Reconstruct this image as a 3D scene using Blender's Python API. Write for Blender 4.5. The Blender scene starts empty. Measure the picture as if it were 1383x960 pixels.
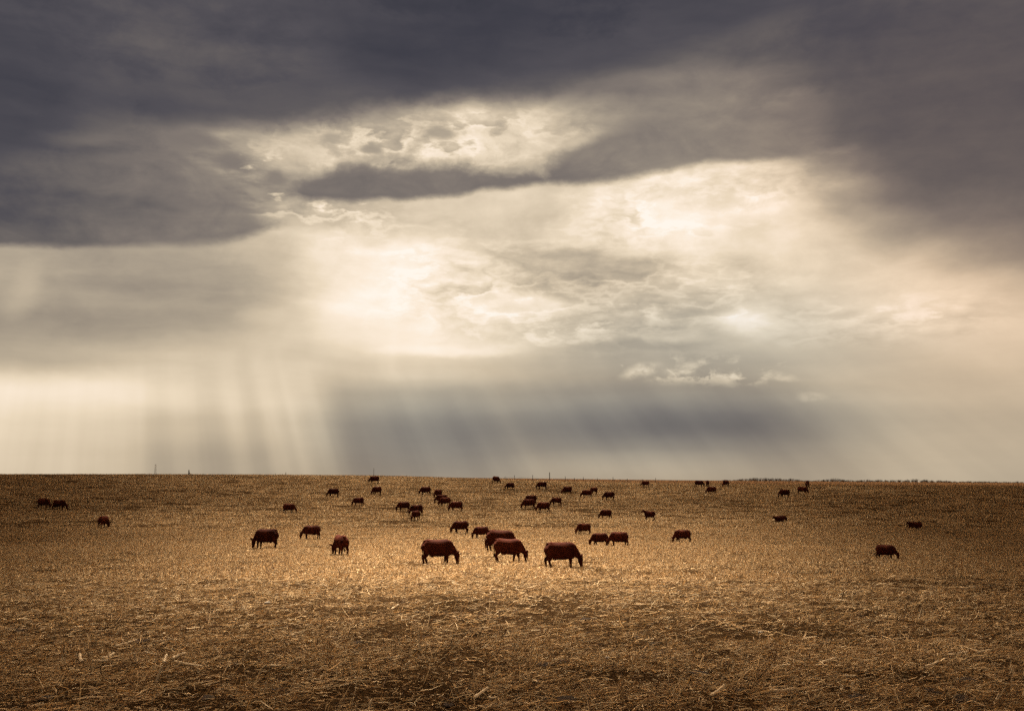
import bpy, bmesh, math, random
import numpy as np
from mathutils import Vector, Matrix

scene = bpy.context.scene
COL = scene.collection
R = math.radians
COWDEBUG = False

# ------------------------------------------------------------------ camera
F = 1345.0                     # focal length in photo pixels (35 mm on 36 mm sensor)
CX, CY, HOR = 691.5, 480.0, 650.0
PITCH = math.atan((HOR - CY) / F)
CAMZ = 3.0
cam = bpy.data.cameras.new('camera')
cam.sensor_width = 36.0
cam.lens = 36.0 * F / 1383.0
cam.clip_start = 0.1
cam.clip_end = 20000
camo = bpy.data.objects.new('camera', cam)
COL.objects.link(camo)
camo.location = (0, 0, CAMZ)
camo.rotation_euler = (math.pi / 2 + PITCH, 0, 0)
scene.camera = camo

def pixdir(x, y):
    cx, cy = (x - CX) / F, (CY - y) / F
    sp, cp = math.sin(PITCH), math.cos(PITCH)
    return (cx, cp - cy * sp, sp + cy * cp)

# ------------------------------------------------------------------ render look
scene.view_settings.view_transform = 'Standard'
scene.view_settings.look = 'None'
EXPO = 2.4                     # exposed for the shaded field
scene.view_settings.exposure = EXPO
scene.view_settings.gamma = 1.0
scene.render.engine = 'CYCLES'
scene.cycles.use_denoising = False
scene.cycles.max_bounces = 5
scene.cycles.diffuse_bounces = 2
scene.cycles.transparent_max_bounces = 4

# ------------------------------------------------------------------ sun
SUN_AZ, SUN_EL = R(-14), R(60)          # ahead, a little to the left, high behind the cloud
sun_dir = Vector((math.sin(SUN_AZ) * math.cos(SUN_EL), math.cos(SUN_AZ) * math.cos(SUN_EL), math.sin(SUN_EL)))
sl = bpy.data.lights.new('sun', 'SUN')
sl.energy = 5.0
sl.angle = R(2.1)
sl.color = (1.0, 0.87, 0.69)
so = bpy.data.objects.new('sun', sl)
COL.objects.link(so)
so.rotation_euler = (-sun_dir).to_track_quat('-Z', 'Y').to_euler()
so.location = sun_dir * 900

# ------------------------------------------------------------------ sky (world)
def s2l(v):
    v = v / 255.0
    return v / 12.92 if v <= 0.04045 else ((v + 0.055) / 1.055) ** 2.4
def rgb(r, g, b): return (s2l(r), s2l(g), s2l(b), 1.0)

world = bpy.data.worlds.new('World')
scene.world = world
world.use_nodes = True
WT = world.node_tree
WT.nodes.clear()

class S:
    """tiny expression helper over float sockets"""
    def __init__(s, sock): s.s = sock
    def __add__(a, b): return mth('ADD', a, b)
    def __radd__(a, b): return mth('ADD', b, a)
    def __sub__(a, b): return mth('SUBTRACT', a, b)
    def __rsub__(a, b): return mth('SUBTRACT', b, a)
    def __mul__(a, b): return mth('MULTIPLY', a, b)
    def __rmul__(a, b): return mth('MULTIPLY', b, a)
    def __truediv__(a, b): return mth('DIVIDE', a, b)
TREE = WT
def put(sock, v):
    if isinstance(v, S): TREE.links.new(v.s, sock)
    else: sock.default_value = v
def mth(op, a, b=0.0, c=0.0, clamp=False):
    n = TREE.nodes.new('ShaderNodeMath'); n.operation = op; n.use_clamp = clamp
    put(n.inputs[0], a); put(n.inputs[1], b); put(n.inputs[2], c)
    return S(n.outputs[0])
def sstep(v, a, b, lo=0.0, hi=1.0):
    n = TREE.nodes.new('ShaderNodeMapRange'); n.interpolation_type = 'SMOOTHSTEP'
    put(n.inputs['Value'], v); put(n.inputs['From Min'], a); put(n.inputs['From Max'], b)
    put(n.inputs['To Min'], lo); put(n.inputs['To Max'], hi)
    return S(n.outputs['Result'])
def mixf(f, a, b):
    n = TREE.nodes.new('ShaderNodeMix'); n.data_type = 'FLOAT'
    put(n.inputs[0], f); put(n.inputs[2], a); put(n.inputs[3], b)
    return S(n.outputs[0])
def xyz(a, b, c=0.0):
    n = TREE.nodes.new('ShaderNodeCombineXYZ')
    put(n.inputs[0], a); put(n.inputs[1], b); put(n.inputs[2], c)
    return S(n.outputs[0])
def noise(vec, scale=1.0, detail=5.0, rough=0.55, dist=0.0, lac=2.0):
    n = TREE.nodes.new('ShaderNodeTexNoise')
    n.noise_dimensions = '3D'
    TREE.links.new(vec.s, n.inputs['Vector'])
    n.inputs['Scale'].default_value = scale; n.inputs['Detail'].default_value = detail
    n.inputs['Roughness'].default_value = rough; n.inputs['Distortion'].default_value = dist
    n.inputs['Lacunarity'].default_value = lac
    return S(n.outputs[0]), n
def fcurve(inp, pts, auto=True):
    """float curve through (x in 0..1, y in 0..1)"""
    n = TREE.nodes.new('ShaderNodeFloatCurve')
    c = n.mapping.curves[0]
    pts = sorted(pts)
    c.points[0].location = pts[0]; c.points[-1].location = pts[-1]
    for p in pts[1:-1]: c.points.new(p[0], p[1])
    for p in c.points: p.handle_type = 'AUTO_CLAMPED' if auto else 'VECTOR'
    n.mapping.use_clip = False
    n.mapping.update()
    put(n.inputs['Value'], inp)
    return S(n.outputs[0])

tc = TREE.nodes.new('ShaderNodeTexCoord')
nz = TREE.nodes.new('ShaderNodeVectorMath'); nz.operation = 'NORMALIZE'
TREE.links.new(tc.outputs['Generated'], nz.inputs[0])
DIR = S(nz.outputs[0])
sep = TREE.nodes.new('ShaderNodeSeparateXYZ'); TREE.links.new(DIR.s, sep.inputs[0])
dx, dy, dz = (S(o) for o in sep.outputs)
AZ = mth('ARCTAN2', dx, dy) * F          # azimuth and elevation, in units of 1/F radian
EL = mth('ARCSINE', dz) * F

UR = 1800.0                               # azimuth span of the curves
def ae(x, y):
    d = pixdir(x, y); l = math.sqrt(sum(c * c for c in d))
    return math.atan2(d[0], d[1]) * F, math.asin(d[2] / l) * F
def ae2pix(a, e):
    a /= F; e /= F
    d = Vector((math.sin(a) * math.cos(e), math.cos(a) * math.cos(e), math.sin(e)))
    sp, cp = math.sin(PITCH), math.cos(PITCH)
    w = d.y * cp + d.z * sp; u = -d.y * sp + d.z * cp
    return CX + F * d.x / w, CY - F * u / w

# tone of the cloud cover, rows of photo height, columns of photo width
TX = [0, 115, 230, 345, 460, 575, 690, 805, 920, 1035, 1150, 1265, 1383]
TONE = {
 -80: [54, 60, 70, 66, 56, 48, 46, 48, 58, 64, 60, 64, 60],
   0: [56, 64, 76, 68, 58, 50, 48, 50, 66, 72, 66, 70, 66],
  40: [58, 66, 80, 76, 66, 52, 52, 56, 76, 84, 74, 76, 70],
  80: [56, 64, 74, 72, 66, 62, 64, 76, 98, 102, 80, 76, 70],
 120: [60, 62, 66, 66, 90, 120, 140, 112, 118, 124, 92, 80, 72],
 160: [72, 78, 84, 110, 160, 196, 212, 152, 132, 140, 94, 84, 76],
 200: [82, 98, 110, 160, 188, 196, 205, 150, 126, 130, 98, 90, 84],
 240: [88, 94, 110, 165, 190, 196, 206, 190, 215, 210, 125, 98, 92],
 280: [110, 110, 125, 180, 205, 208, 206, 206, 246, 245, 190, 125, 110],
 320: [165, 160, 168, 200, 224, 220, 200, 206, 243, 248, 226, 168, 132],
 360: [176, 164, 166, 205, 242, 250, 200, 184, 208, 226, 226, 218, 182],
 400: [160, 152, 158, 190, 242, 252, 228, 188, 190, 212, 218, 218, 210],
 440: [152, 154, 162, 188, 240, 250, 226, 190, 182, 204, 204, 213, 206],
 480: [175, 185, 195, 190, 205, 222, 198, 178, 168, 168, 190, 200, 195],
 520: [234, 232, 224, 205, 182, 176, 168, 158, 162, 156, 183, 194, 190],
 560: [218, 208, 198, 190, 160, 140, 142, 132, 118, 122, 158, 181, 180],
 600: [212, 202, 178, 172, 145, 130, 133, 130, 122, 130, 158, 179, 178],
 640: [200, 195, 165, 158, 150, 145, 158, 170, 168, 163, 168, 178, 175],
 700: [200, 195, 165, 158, 150, 145, 158, 170, 168, 163, 168, 178, 175]}
TY = np.array(sorted(TONE)); TG = np.array([TONE[k] for k in sorted(TONE)], float)
def tone_at(x, y):
    x = min(max(x, 0), 1383); y = min(max(y, TY[0]), TY[-1])
    col = np.array([np.interp(x, TX, row) for row in TG])
    return float(np.interp(y, TY, col))

# cloud-like wandering of the coordinates (clouds flatten towards the horizon)
pv = xyz(AZ / 330.0, EL / 170.0, 0.0)
w1, n1 = noise(pv, 1.0, 6, 0.58)
w2, n2 = noise(xyz(AZ / 330.0 + 31.7, EL / 170.0 + 9.1, 4.2), 1.0, 6, 0.58)
elw = sstep(EL, 0.0, 260.0, 0.25, 1.0)
A = AZ + (w1 - 0.5) * 130.0 * elw
E = EL + (w2 - 0.5) * 75.0 * elw
fin, _ = noise(xyz(AZ / 95.0, EL / 52.0, 7.7), 1.0, 7, 0.62, 0.6)      # ragged detail
wisp, _ = noise(xyz(A / 260.0, E / 42.0, 2.3), 1.0, 6, 0.55)           # flat streaks

un = A / UR + 0.5
rows = []
for k in range(18):
    e = ae(CX, 662 - k * 42)[1]
    pts = []
    for j in range(25):
        a = (j / 24.0 - 0.5) * UR
        x, y = ae2pix(a, e)
        pts.append((j / 24.0, tone_at(x, y) / 255.0))
    rows.append((e, fcurve(un, pts)))
t = rows[0][1]
for (e0, _), (e1, c1) in zip(rows[:-1], rows[1:]):
    t = mixf(sstep(E, e0, e1), t, c1)

def band(edge, pts, soft, rag=40.0):
    """0..1 mask of the sky above (edge=+1) / below (edge=-1) a line through photo points"""
    q = [ae(*p) for p in pts]
    lo = min(p[1] for p in q) - 5; hi = max(p[1] for p in q) + 5
    c = fcurve(A2 / UR + 0.5, [(p[0] / UR + 0.5, (p[1] - lo) / (hi - lo)) for p in q])
    d = (E2 - (c * (hi - lo) + lo)) * float(edge) + (cum * 0.6 + fin * 0.4 - 0.5) * rag
    return sstep(d, -soft, soft)
def blob(x, y, rx, ry, rot=0.0, soft=1.0, src=None):
    a, e = ae(x, y)
    n = TREE.nodes.new('ShaderNodeMapping'); n.vector_type = 'TEXTURE'
    TREE.links.new((src or P2).s, n.inputs[0])
    n.inputs['Location'].default_value = (a, e, 0)
    n.inputs['Rotation'].default_value = (0, 0, R(rot))
    n.inputs['Scale'].default_value = (rx, ry, 1)
    l = TREE.nodes.new('ShaderNodeVectorMath'); l.operation = 'LENGTH'
    TREE.links.new(n.outputs[0], l.inputs[0])
    return sstep(S(l.outputs['Value']), 1.0 - soft, 1.0 + soft * 0.4, 1.0, 0.0)

# lightly wandering coordinates for cloud edges that keep their place
w3, _ = noise(xyz(AZ / 120.0, EL / 70.0, 11.0), 1.0, 6, 0.62)
w4, _ = noise(xyz(AZ / 120.0, EL / 70.0, 23.0), 1.0, 6, 0.62)
A2 = AZ + (w3 - 0.5) * 52.0
E2 = EL + (w4 - 0.5) * 26.0
P2 = xyz(A2, E2, 0.0)
P0 = xyz(AZ, EL, 0.0)

# fine structure of the whole cover
cum, _ = noise(xyz(A2 / 78.0, E2 / 50.0, 1.7), 1.0, 7, 0.60, 0.25)     # billows
bill = sstep(cum, 0.40, 0.60)
tuft, _ = noise(xyz(A2 / 58.0, E2 / 40.0, 14.7), 1.0, 6, 0.58, 0.2)
t = t + (wisp - 0.5) * sstep(EL, 20.0, 330.0, 0.05, 0.16) + (fin - 0.5) * sstep(EL, 60.0, 300.0, 0.03, 0.10) + (cum - 0.5) * sstep(EL, 150.0, 300.0, 0.0, 0.16)

# bright torn gap below the dark bank
gap = blob(530, 200, 290, 62, 5, 0.9)
t = mixf(gap * 0.85, t, 0.70 + bill * 0.17 + (fin - 0.5) * 0.30 - sstep(tuft, 0.53, 0.68) * 0.22)
t = mixf(blob(640, 168, 40, 34, 20, 0.9) * 0.7, t, 0.80 + bill * 0.14)
t = mixf(blob(785, 185, 30, 40, -15, 0.9) * 0.6, t, 0.60 + bill * 0.22)
# brilliant opening to the right of the middle
g2 = blob(930, 275, 240, 62, 7, 0.75)
t = mixf(g2 * 0.8, t, 0.90 + bill * 0.09 + (fin - 0.5) * 0.14)
# billow with a lit rim in it
rim = blob(1100, 330, 130, 48, -4, 0.25)
t = t - rim * 0.07
# pale cloud beneath the long dark one
t = mixf(blob(690, 300, 150, 28, 3, 0.8) * 0.6, t, 0.76 + (cum - 0.5) * 0.25)
t = mixf(blob(450, 290, 95, 26, -8, 0.8) * 0.6, t, 0.82 + (bill - 0.5) * 0.16)
# streaked sheet in the middle distance with sunlit patches
g3 = blob(800, 400, 230, 78, 0, 0.8)
t = t + g3 * ((wisp - 0.5) * 0.42 + (cum - 0.5) * 0.40)
t = mixf(blob(742, 346, 112, 17, -3, 0.6) * 0.7, t, 0.66 + (fin - 0.5) * 0.15)
t = mixf(blob(850, 397, 140, 13, -2, 0.7) * 0.5, t, 0.68 + (fin - 0.5) * 0.15)
t = mixf(blob(780, 372, 150, 10, -3, 0.8) * 0.35, t, 0.84)
t = mixf(blob(845, 433, 82, 17, 9, 0.6) * 0.85, t, 0.82 + (tuft - 0.5) * 0.5)
t = mixf(blob(1010, 432, 58, 18, 2, 0.7) * 0.9, t, 0.94 + (fin - 0.5) * 0.2)
t = mixf(blob(725, 408, 42, 11, 0, 0.7) * 0.7, t, 0.93)
t = mixf(blob(855, 467, 120, 9, 2, 0.7) * 0.55, t, 0.60)
t = mixf(blob(1260, 424, 45, 7, 3, 0.8) * 0.7, t, 0.92)
t = mixf(blob(600, 473, 105, 9, 1, 0.8) * 0.75, t, 0.97)
t = mixf(blob(575, 385, 130, 70, -10, 0.9) * 0.75, t, 0.97 + (cum - 0.5) * 0.32)
# small sunlit heads above the distant rain
for hx, hy, hw, hh, hr, hv in ((935, 497, 34, 10, 8, .87), (866, 503, 32, 9, 14, .85), (1052, 508, 26, 7, -10, .78), (1095, 535, 20, 6, -4, .72)):
    t = mixf(blob(hx, hy, hw, hh, hr, 0.75) * sstep(fin * 0.5 + cum * 0.5, 0.42, 0.55) * 0.85, t, hv)
# soft grey-brown cloud on the left
t = mixf(blob(190, 410, 250, 66, 12, 0.7) * 0.6, t, 0.585 + (wisp - 0.5) * 0.30 + (cum - 0.5) * 0.15)
t = mixf(blob(30, 395, 22, 42, -18, 0.9) * 0.45, t, 0.77)
t = mixf(blob(360, 425, 48, 17, 4, 0.8) * 0.6, t, 0.80)

# broken cloudlets: grey bases, heads lit from above, bright rims
A3 = AZ + (w3 - 0.5) * 18.0
E3 = EL + (w4 - 0.5) * 10.0
q1, _ = noise(xyz(A3 / 125.0, E3 / 46.0, 5.5), 1.0, 7, 0.56)
q2, _ = noise(xyz(A3 / 125.0 - 0.05, E3 / 46.0 + 0.22, 5.5), 1.0, 7, 0.56)
relief = (q1 - q2) * 0.8
def cloudlets(region, th, tone, k, rimk):
    global t
    m = sstep(q1, th - 0.012, th + 0.045)
    edge = sstep(q1, th - 0.06, th - 0.01) - m
    t = mixf(region * m * k, t, tone + relief)
    t = t + region * edge * rimk + region * relief * 0.35
cloudlets(gap, 0.53, 0.62, 0.75, 0.06)
cloudlets(blob(420, 285, 150, 36, -6, 0.8), 0.50, 0.68, 0.7, 0.10)
cloudlets(blob(330, 235, 85, 60, 0, 0.8), 0.47, 0.50, 0.85, 0.16)
cloudlets(blob(800, 405, 260, 75, 0, 0.7), 0.47, 0.69, 0.5, 0.06)
cloudlets(g2, 0.54, 0.85, 0.7, 0.05)
cloudlets(blob(590, 370, 170, 80, 0, 0.8), 0.55, 0.84, 0.6, 0.04)
cloudlets(blob(1180, 430, 170, 40, 0, 0.9), 0.52, 0.76, 0.5, 0.04)
hz_ = blob(945, 497, 165, 24, -2, 0.7)
t = mixf(hz_ * sstep(tuft, 0.51, 0.60) * 0.65, t, 0.78 + relief * 1.2 + (tuft - 0.5) * 0.8)

# dark mass at the left with its flat base
lowC = [(-120, 331), (0, 332), (150, 331), (255, 328), (310, 324), (350, 314), (390, 302), (430, 296)]
upC = [(-120, 40), (120, 90), (190, 150), (240, 192), (285, 230), (325, 262), (355, 284), (390, 302), (430, 314)]
mC = band(1, lowC, 8.0, 26.0) * band(-1, upC, 20.0, 130.0)
toneC = mixf(sstep(AZ, -690.0, -300.0), 0.30, 0.50) + (fin - 0.5) * 0.20 + (wisp - 0.5) * 0.18 + (cum - 0.5) * 0.18
t = mixf(mC * 0.93, t, toneC)
t = mixf(blob(375, 205, 85, 30, -12, 0.9) * 0.55, t, 0.76 + (q1 - 0.5) * 0.5)
t = mixf(blob(110, 185, 60, 12, 8, 0.8) * 0.5, t, 0.46)
t = mixf(blob(180, 215, 70, 10, 8, 0.8) * 0.35, t, 0.48)
for hx, hy, hw, hh, hv in ((312, 217, 26, 13, .45), (372, 241, 15, 11, .48), (345, 258, 16, 7, .58), (262, 190, 40, 14, .44), (505, 200, 20, 9, .58), (450, 185, 18, 9, .62), (590, 182, 24, 12, .60)):
    t = mixf(blob(hx, hy, hw, hh, 0, 0.65) * 0.85, t, hv)
# dark bank across the top
edgeA = [(-60, 220), (60, 190), (160, 160), (250, 155), (340, 164), (450, 158), (560, 143), (640, 133), (700, 131), (765, 112), (860, 84), (960, 50), (1060, 10), (1200, -60)]
mA = band(1, edgeA, 22.0, 55.0)
lit = blob(235, 45, 230, 75, -8, 0.95) * 0.085 - blob(640, 30, 210, 65, 10, 0.95) * 0.07 - blob(40, 60, 100, 100, 0, 0.95) * 0.04 + (w1 - 0.5) * 0.10
t = mixf(mA * 0.9, t, mth('MINIMUM', t, 0.25 + lit + (wisp - 0.5) * 0.11 + (fin - 0.5) * 0.05))
# long dark cloud in the gap
lowE = [(300, 200), (375, 256), (400, 268), (440, 274), (500, 272), (560, 264), (640, 256), (720, 250), (790, 246), (850, 238), (910, 226), (1000, 218), (1090, 211), (1180, 208), (1300, 205)]
upE = [(340, 300), (375, 266), (400, 254), (440, 236), (500, 224), (560, 230), (640, 230), (690, 232), (740, 226), (790, 200), (850, 175), (960, 150), (1090, 120), (1200, 100), (1300, 90)]
mE = band(1, lowE, 7.0, 26.0) * band(-1, upE, 13.0, 90.0)
toneE = mixf(sstep(AZ, 20.0, 330.0), 0.37, 0.485) + (fin - 0.5) * 0.20 + (wisp - 0.5) * 0.14 + (cum - 0.5) * 0.14 + sstep(EL, 330.0, 480.0, 0.0, 0.05)
t = mixf(mE * 0.93 * sstep(AZ, 470.0, 360.0), t, toneE)
# rain-dark mass at the upper right, its edge smeared downwards
mR = blob(1345, 120, 290, 215, -12, 0.6)
t = mixf(mR * 0.6, t, 0.315 + (wisp - 0.5) * 0.07 + (cum - 0.5) * 0.05)
# warm strip low over the horizon
t = t + 0.07 * blob(860, 628, 210, 18, 0, 0.9, P0)
t = t - 0.05 * blob(900, 572, 190, 34, 0, 0.9, P0) - 0.03 * blob(640, 590, 150, 40, 0, 0.9, P0)

# shafts of light and rain
def shafts(x, y, k, seed, detail=2):
    a, e = ae(x, y)
    th = mth('ARCTAN2', AZ - a, e - EL)
    n, _ = noise(xyz(th * k, seed, EL / 700.0), 1.0, detail, 0.5)
    return n - 0.5
rl = shafts(190, -500, 22.0, 5.1, 3)
la, le = ae(190, -500); lb, lc = ae(190, 600)
lth = mth('ARCTAN2', AZ - la, le - EL)
def lang(x):
    a_, e_ = ae(x, 600); return math.atan2(a_ - la, le - e_)
L0, L1 = lang(-150), lang(720)
prof = [(-150, 0), (100, 0.0), (150, .02), (178, .03), (208, -.035), (225, -.045), (243, -.005), (262, .0), (284, -.05), (302, -.03), (326, .045), (346, -.02), (362, .02), (376, .055), (392, .015), (406, .065), (440, .06), (453, -.015), (475, -.045), (560, -.02), (640, 0), (720, 0)]
lsh = fcurve((lth - L0) / (L1 - L0), [((lang(x) - L0) / (L1 - L0), v + 0.5) for x, v in prof]) - 0.5
t = t + (lsh * 0.60 + rl * 0.12) * sstep(EL + (w1 - 0.5) * 60.0, 210.0, 60.0)
rr = shafts(640, 20, 4.5, 8.3, 3)
t = t + rr * 0.30 * blob(1030, 480, 380, 210, -30, 0.95, P0)
rc = shafts(560, 60, 7.0, 1.3)
t = t + rc * 0.10 * blob(480, 450, 260, 170, 0, 0.9, P0)
# the bright shafts end against the grey rain curtain
t = t + 0.05 * blob(400, 575, 75, 85, 8, 0.7, P0)

# outside the view: an even overcast, dark overhead
up = sstep(EL, 620.0, 1000.0)
t = mixf(up, t, 0.20 + (w1 - 0.5) * 0.16)
around = sstep(mth('ABSOLUTE', AZ), 900.0, 2200.0)
general = sstep(EL, 60.0, 620.0, 0.62, 0.21) + (wisp - 0.5) * 0.12 + (fin - 0.5) * 0.05
t = mixf(around, t, general)

cr = TREE.nodes.new('ShaderNodeValToRGB')
ramp = [(0.12, (33, 32, 41)), (0.19, (49, 46, 54)), (0.27, (72, 67, 71)), (0.36, (98, 90, 86)), (0.45, (122, 111, 102)),
        (0.55, (149, 136, 120)), (0.65, (176, 161, 139)), (0.75, (205, 187, 160)), (0.85, (234, 215, 187)), (0.93, (251, 233, 211)), (1.0, (255, 246, 233))]
els = cr.color_ramp.elements
els[0].position, els[0].color = ramp[0][0], rgb(*ramp[0][1])
els[1].position, els[1].color = ramp[-1][0], rgb(*ramp[-1][1])
for p, c in ramp[1:-1]:
    e_ = els.new(p); e_.color = rgb(*c)
TREE.links.new(t.s, cr.inputs[0])
# distant rain is bluer than the lit cloud
blue = mth('MAXIMUM', blob(860, 570, 330, 62, 0, 0.9, P0), blob(600, 580, 190, 70, 0, 0.9, P0) * 0.9)
blue = mth('MAXIMUM', blue, blob(960, 460, 290, 75, 0, 0.9, P0) * 0.6)
mb = TREE.nodes.new('ShaderNodeMix'); mb.data_type = 'RGBA'; mb.blend_type = 'MULTIPLY'
put(mb.inputs[0], blue * 0.85)
TREE.links.new(cr.outputs[0], mb.inputs[6])
mb.inputs[7].default_value = (0.86, 0.99, 1.15, 1)
warm = mth('MAXIMUM', blob(1340, 170, 330, 230, -12, 0.9, P0), blob(1383, 360, 240, 200, 0, 0.9, P0))
mw = TREE.nodes.new('ShaderNodeMix'); mw.data_type = 'RGBA'; mw.blend_type = 'MULTIPLY'
put(mw.inputs[0], warm)
TREE.links.new(mb.outputs[2], mw.inputs[6])
mw.inputs[7].default_value = (1.06, 0.965, 0.92, 1)
# the thin clear-sky light that still filters through
sky = TREE.nodes.new('ShaderNodeTexSky')
sky.sky_type = 'NISHITA'; sky.sun_disc = False
sky.sun_elevation = SUN_EL; sky.sun_rotation = SUN_AZ
sky.air_density = 1.2; sky.dust_density = 3.0
bg0 = TREE.nodes.new('ShaderNodeBackground'); bg0.inputs[1].default_value = 0.05
TREE.links.new(sky.outputs[0], bg0.inputs[0])
bg1 = TREE.nodes.new('ShaderNodeBackground'); bg1.inputs[1].default_value = 1.0 / 2 ** EXPO
TREE.links.new(mw.outputs[2], bg1.inputs[0])
mx = TREE.nodes.new('ShaderNodeMixShader'); mx.inputs[0].default_value = 0.985
TREE.links.new(bg0.outputs[0], mx.inputs[1]); TREE.links.new(bg1.outputs[0], mx.inputs[2])
wo = TREE.nodes.new('ShaderNodeOutputWorld')
TREE.links.new(mx.outputs[0], wo.inputs['Surface'])

world.cycles.sampling_method = 'MANUAL'
world.cycles.sample_map_resolution = 512

# ------------------------------------------------------------------ helpers
rng = np.random.default_rng(7)
def hash2(ix, iy, seed):
    h = (ix.astype(np.int64) * 374761393 + iy.astype(np.int64) * 668265263 + seed * 1442695041) & 0xFFFFFFFF
    h = ((h ^ (h >> 13)) * 1274126177) & 0xFFFFFFFF
    h = h ^ (h >> 16)
    return (h & 0xFFFFFF) / float(0xFFFFFF)
def vnoise(x, y, seed=0):
    x = np.asarray(x, float); y = np.asarray(y, float)
    ix = np.floor(x); iy = np.floor(y); fx = x - ix; fy = y - iy
    fx = fx * fx * (3 - 2 * fx); fy = fy * fy * (3 - 2 * fy)
    a = hash2(ix, iy, seed); b = hash2(ix + 1, iy, seed); c = hash2(ix, iy + 1, seed); d = hash2(ix + 1, iy + 1, seed)
    return (a * (1 - fx) + b * fx) * (1 - fy) + (c * (1 - fx) + d * fx) * fy
def fbm(x, y, seed=0, o=4, g=0.5):
    v = 0.0; a = 1.0; s = 0.0
    for k in range(o):
        v = v + a * vnoise(np.asarray(x) * 2 ** k, np.asarray(y) * 2 ** k, seed + k * 17); s += a; a *= g
    return v / s
def ss(x, a, b):
    t_ = np.clip((np.asarray(x, float) - a) / (b - a), 0, 1); return t_ * t_ * (3 - 2 * t_)

def tag(o, label=None, cat=None, group=None, kind=None):
    if label: o['label'] = label
    if cat: o['category'] = cat
    if group: o['group'] = group
    if kind: o['kind'] = kind
    return o
def link(o, parent=None):
    COL.objects.link(o)
    if parent is not None: o.parent = parent
    return o
def npmesh(name, verts, quads, mat=None, cols=None, smooth=False):
    me = bpy.data.meshes.new(name)
    verts = np.asarray(verts, np.float32); quads = np.asarray(quads, np.int32)
    k = quads.shape[1]
    me.vertices.add(len(verts)); me.vertices.foreach_set('co', verts.ravel())
    me.loops.add(quads.size); me.loops.foreach_set('vertex_index', quads.ravel())
    me.polygons.add(len(quads))
    me.polygons.foreach_set('loop_start', np.arange(0, quads.size, k, dtype=np.int32))
    me.polygons.foreach_set('loop_total', np.full(len(quads), k, np.int32))
    if smooth: me.polygons.foreach_set('use_smooth', np.ones(len(quads), bool))
    me.update(calc_edges=True)
    if cols is not None:
        a = me.color_attributes.new('col', 'FLOAT_COLOR', 'POINT')
        c4 = np.ones((len(verts), 4), np.float32); c4[:, :3] = cols
        a.data.foreach_set('color', c4.ravel())
    if mat: me.materials.append(mat)
    return me

# ------------------------------------------------------------------ terrain
def smooth_table(xs, ys, x0, x1, step, width):
    g = np.arange(x0, x1, step); v = np.interp(g, xs, ys)
    k = np.hanning(int(width / step) | 1); k /= k.sum()
    pad = len(k) // 2
    v = np.convolve(np.pad(v, pad, mode='edge'), k, mode='valid')
    return g, v
_py = [-300, 0, 15, 25, 50, 92, 117, 146, 160, 185, 200, 230, 248, 262, 300, 380, 4500]
_pd = [2.6, 3.0, 3.4, 3.7, 4.4, 5.5, 5.65, 5.2, 4.75, 3.5, 2.7, 0.9, 0.0, 0.1, 1.3, 2.2, 2.2]
PG, PV = smooth_table(_py, _pd, -300, 1000, 0.5, 22)
def pxx(px, d): return (px - CX) / F * d
_cx = [pxx(p, 250) for p in (-300, 0, 200, 350, 505, 600, 691, 805, 920, 1150, 1383, 1700)]
_cv = [(y - 650) * 250 / F for y in (641.5, 640.8, 640.8, 641.3, 642.6, 645.2, 648.2, 651.2, 653.2, 654.8, 656.2, 657)]
_fx = [pxx(p, 600) for p in (-200, 300, 560, 691, 920, 1150, 1383, 1700)]
_fv = [(y - 650) * 600 / F for y in (644, 644, 644.4, 645.8, 648.3, 650.2, 651.8, 653)]
def terrain_base(x, y):
    x = np.asarray(x, float); y = np.asarray(y, float)
    p = np.interp(y, PG, PV)
    c = np.interp(x, _cx, _cv)
    drop = p + c * ss(y, 120, 250) * (1 - ss(y, 262, 380))
    f = np.interp(x, _fx, _fv)
    drop = drop * (1 - ss(y, 330, 600)) + f * ss(y, 330, 600)
    drop = drop + ss(y, 610, 1100) * 7.0
    return CAMZ - drop
def terrain(x, y):
    x = np.asarray(x, float); y = np.asarray(y, float)
    n = (fbm(x * 0.55, y * 0.55, 3, 4, 0.55) - 0.5) * 0.20 + (fbm(x * 0.06, y * 0.06, 9, 3) - 0.5) * 0.5 * ss(y, 20, 60) * (1 - ss(y, 190, 235))
    n = n * (1 - 0.75 * ss(y, 120, 240))
    return terrain_base(x, y) + n
def hit(px, py, far=270.0):
    d = np.array(pixdir(px, py)); d /= d[1]
    s = np.arange(8, far, 0.1)
    z = CAMZ + d[2] * s
    g = terrain_base(d[0] * s, s)
    k = np.nonzero(z <= g)[0]
    i = k[0] if len(k) else len(s) - 1
    return float(d[0] * s[i]), float(s[i])

ys = [-300, -150, -70, -30, -12, -4, 2, 6]
y_ = 8.0
while y_ < 300: ys.append(y_); y_ *= 1.0125
while y_ < 1000: ys.append(y_); y_ *= 1.03
ys += [1300, 2000, 3200, 5000]
ys = np.array(ys)
tt = np.concatenate([[-60, -20, -8, -3, -1.6], np.linspace(-0.75, 0.75, 281), [1.6, 3, 8, 20, 60]])
YY = np.repeat(ys[:, None], len(tt), 1)
XX = tt[None, :] * np.maximum(YY, 9.0) 
XX = np.clip(XX, -4500, 4500) + tt[None, :] * 0.5
ZZ = terrain(XX, YY)
nr, nc = XX.shape
idx = np.arange(nr * nc).reshape(nr, nc)
gq = np.stack([idx[:-1, :-1], idx[:-1, 1:], idx[1:, 1:], idx[1:, :-1]], -1).reshape(-1, 4)

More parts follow.
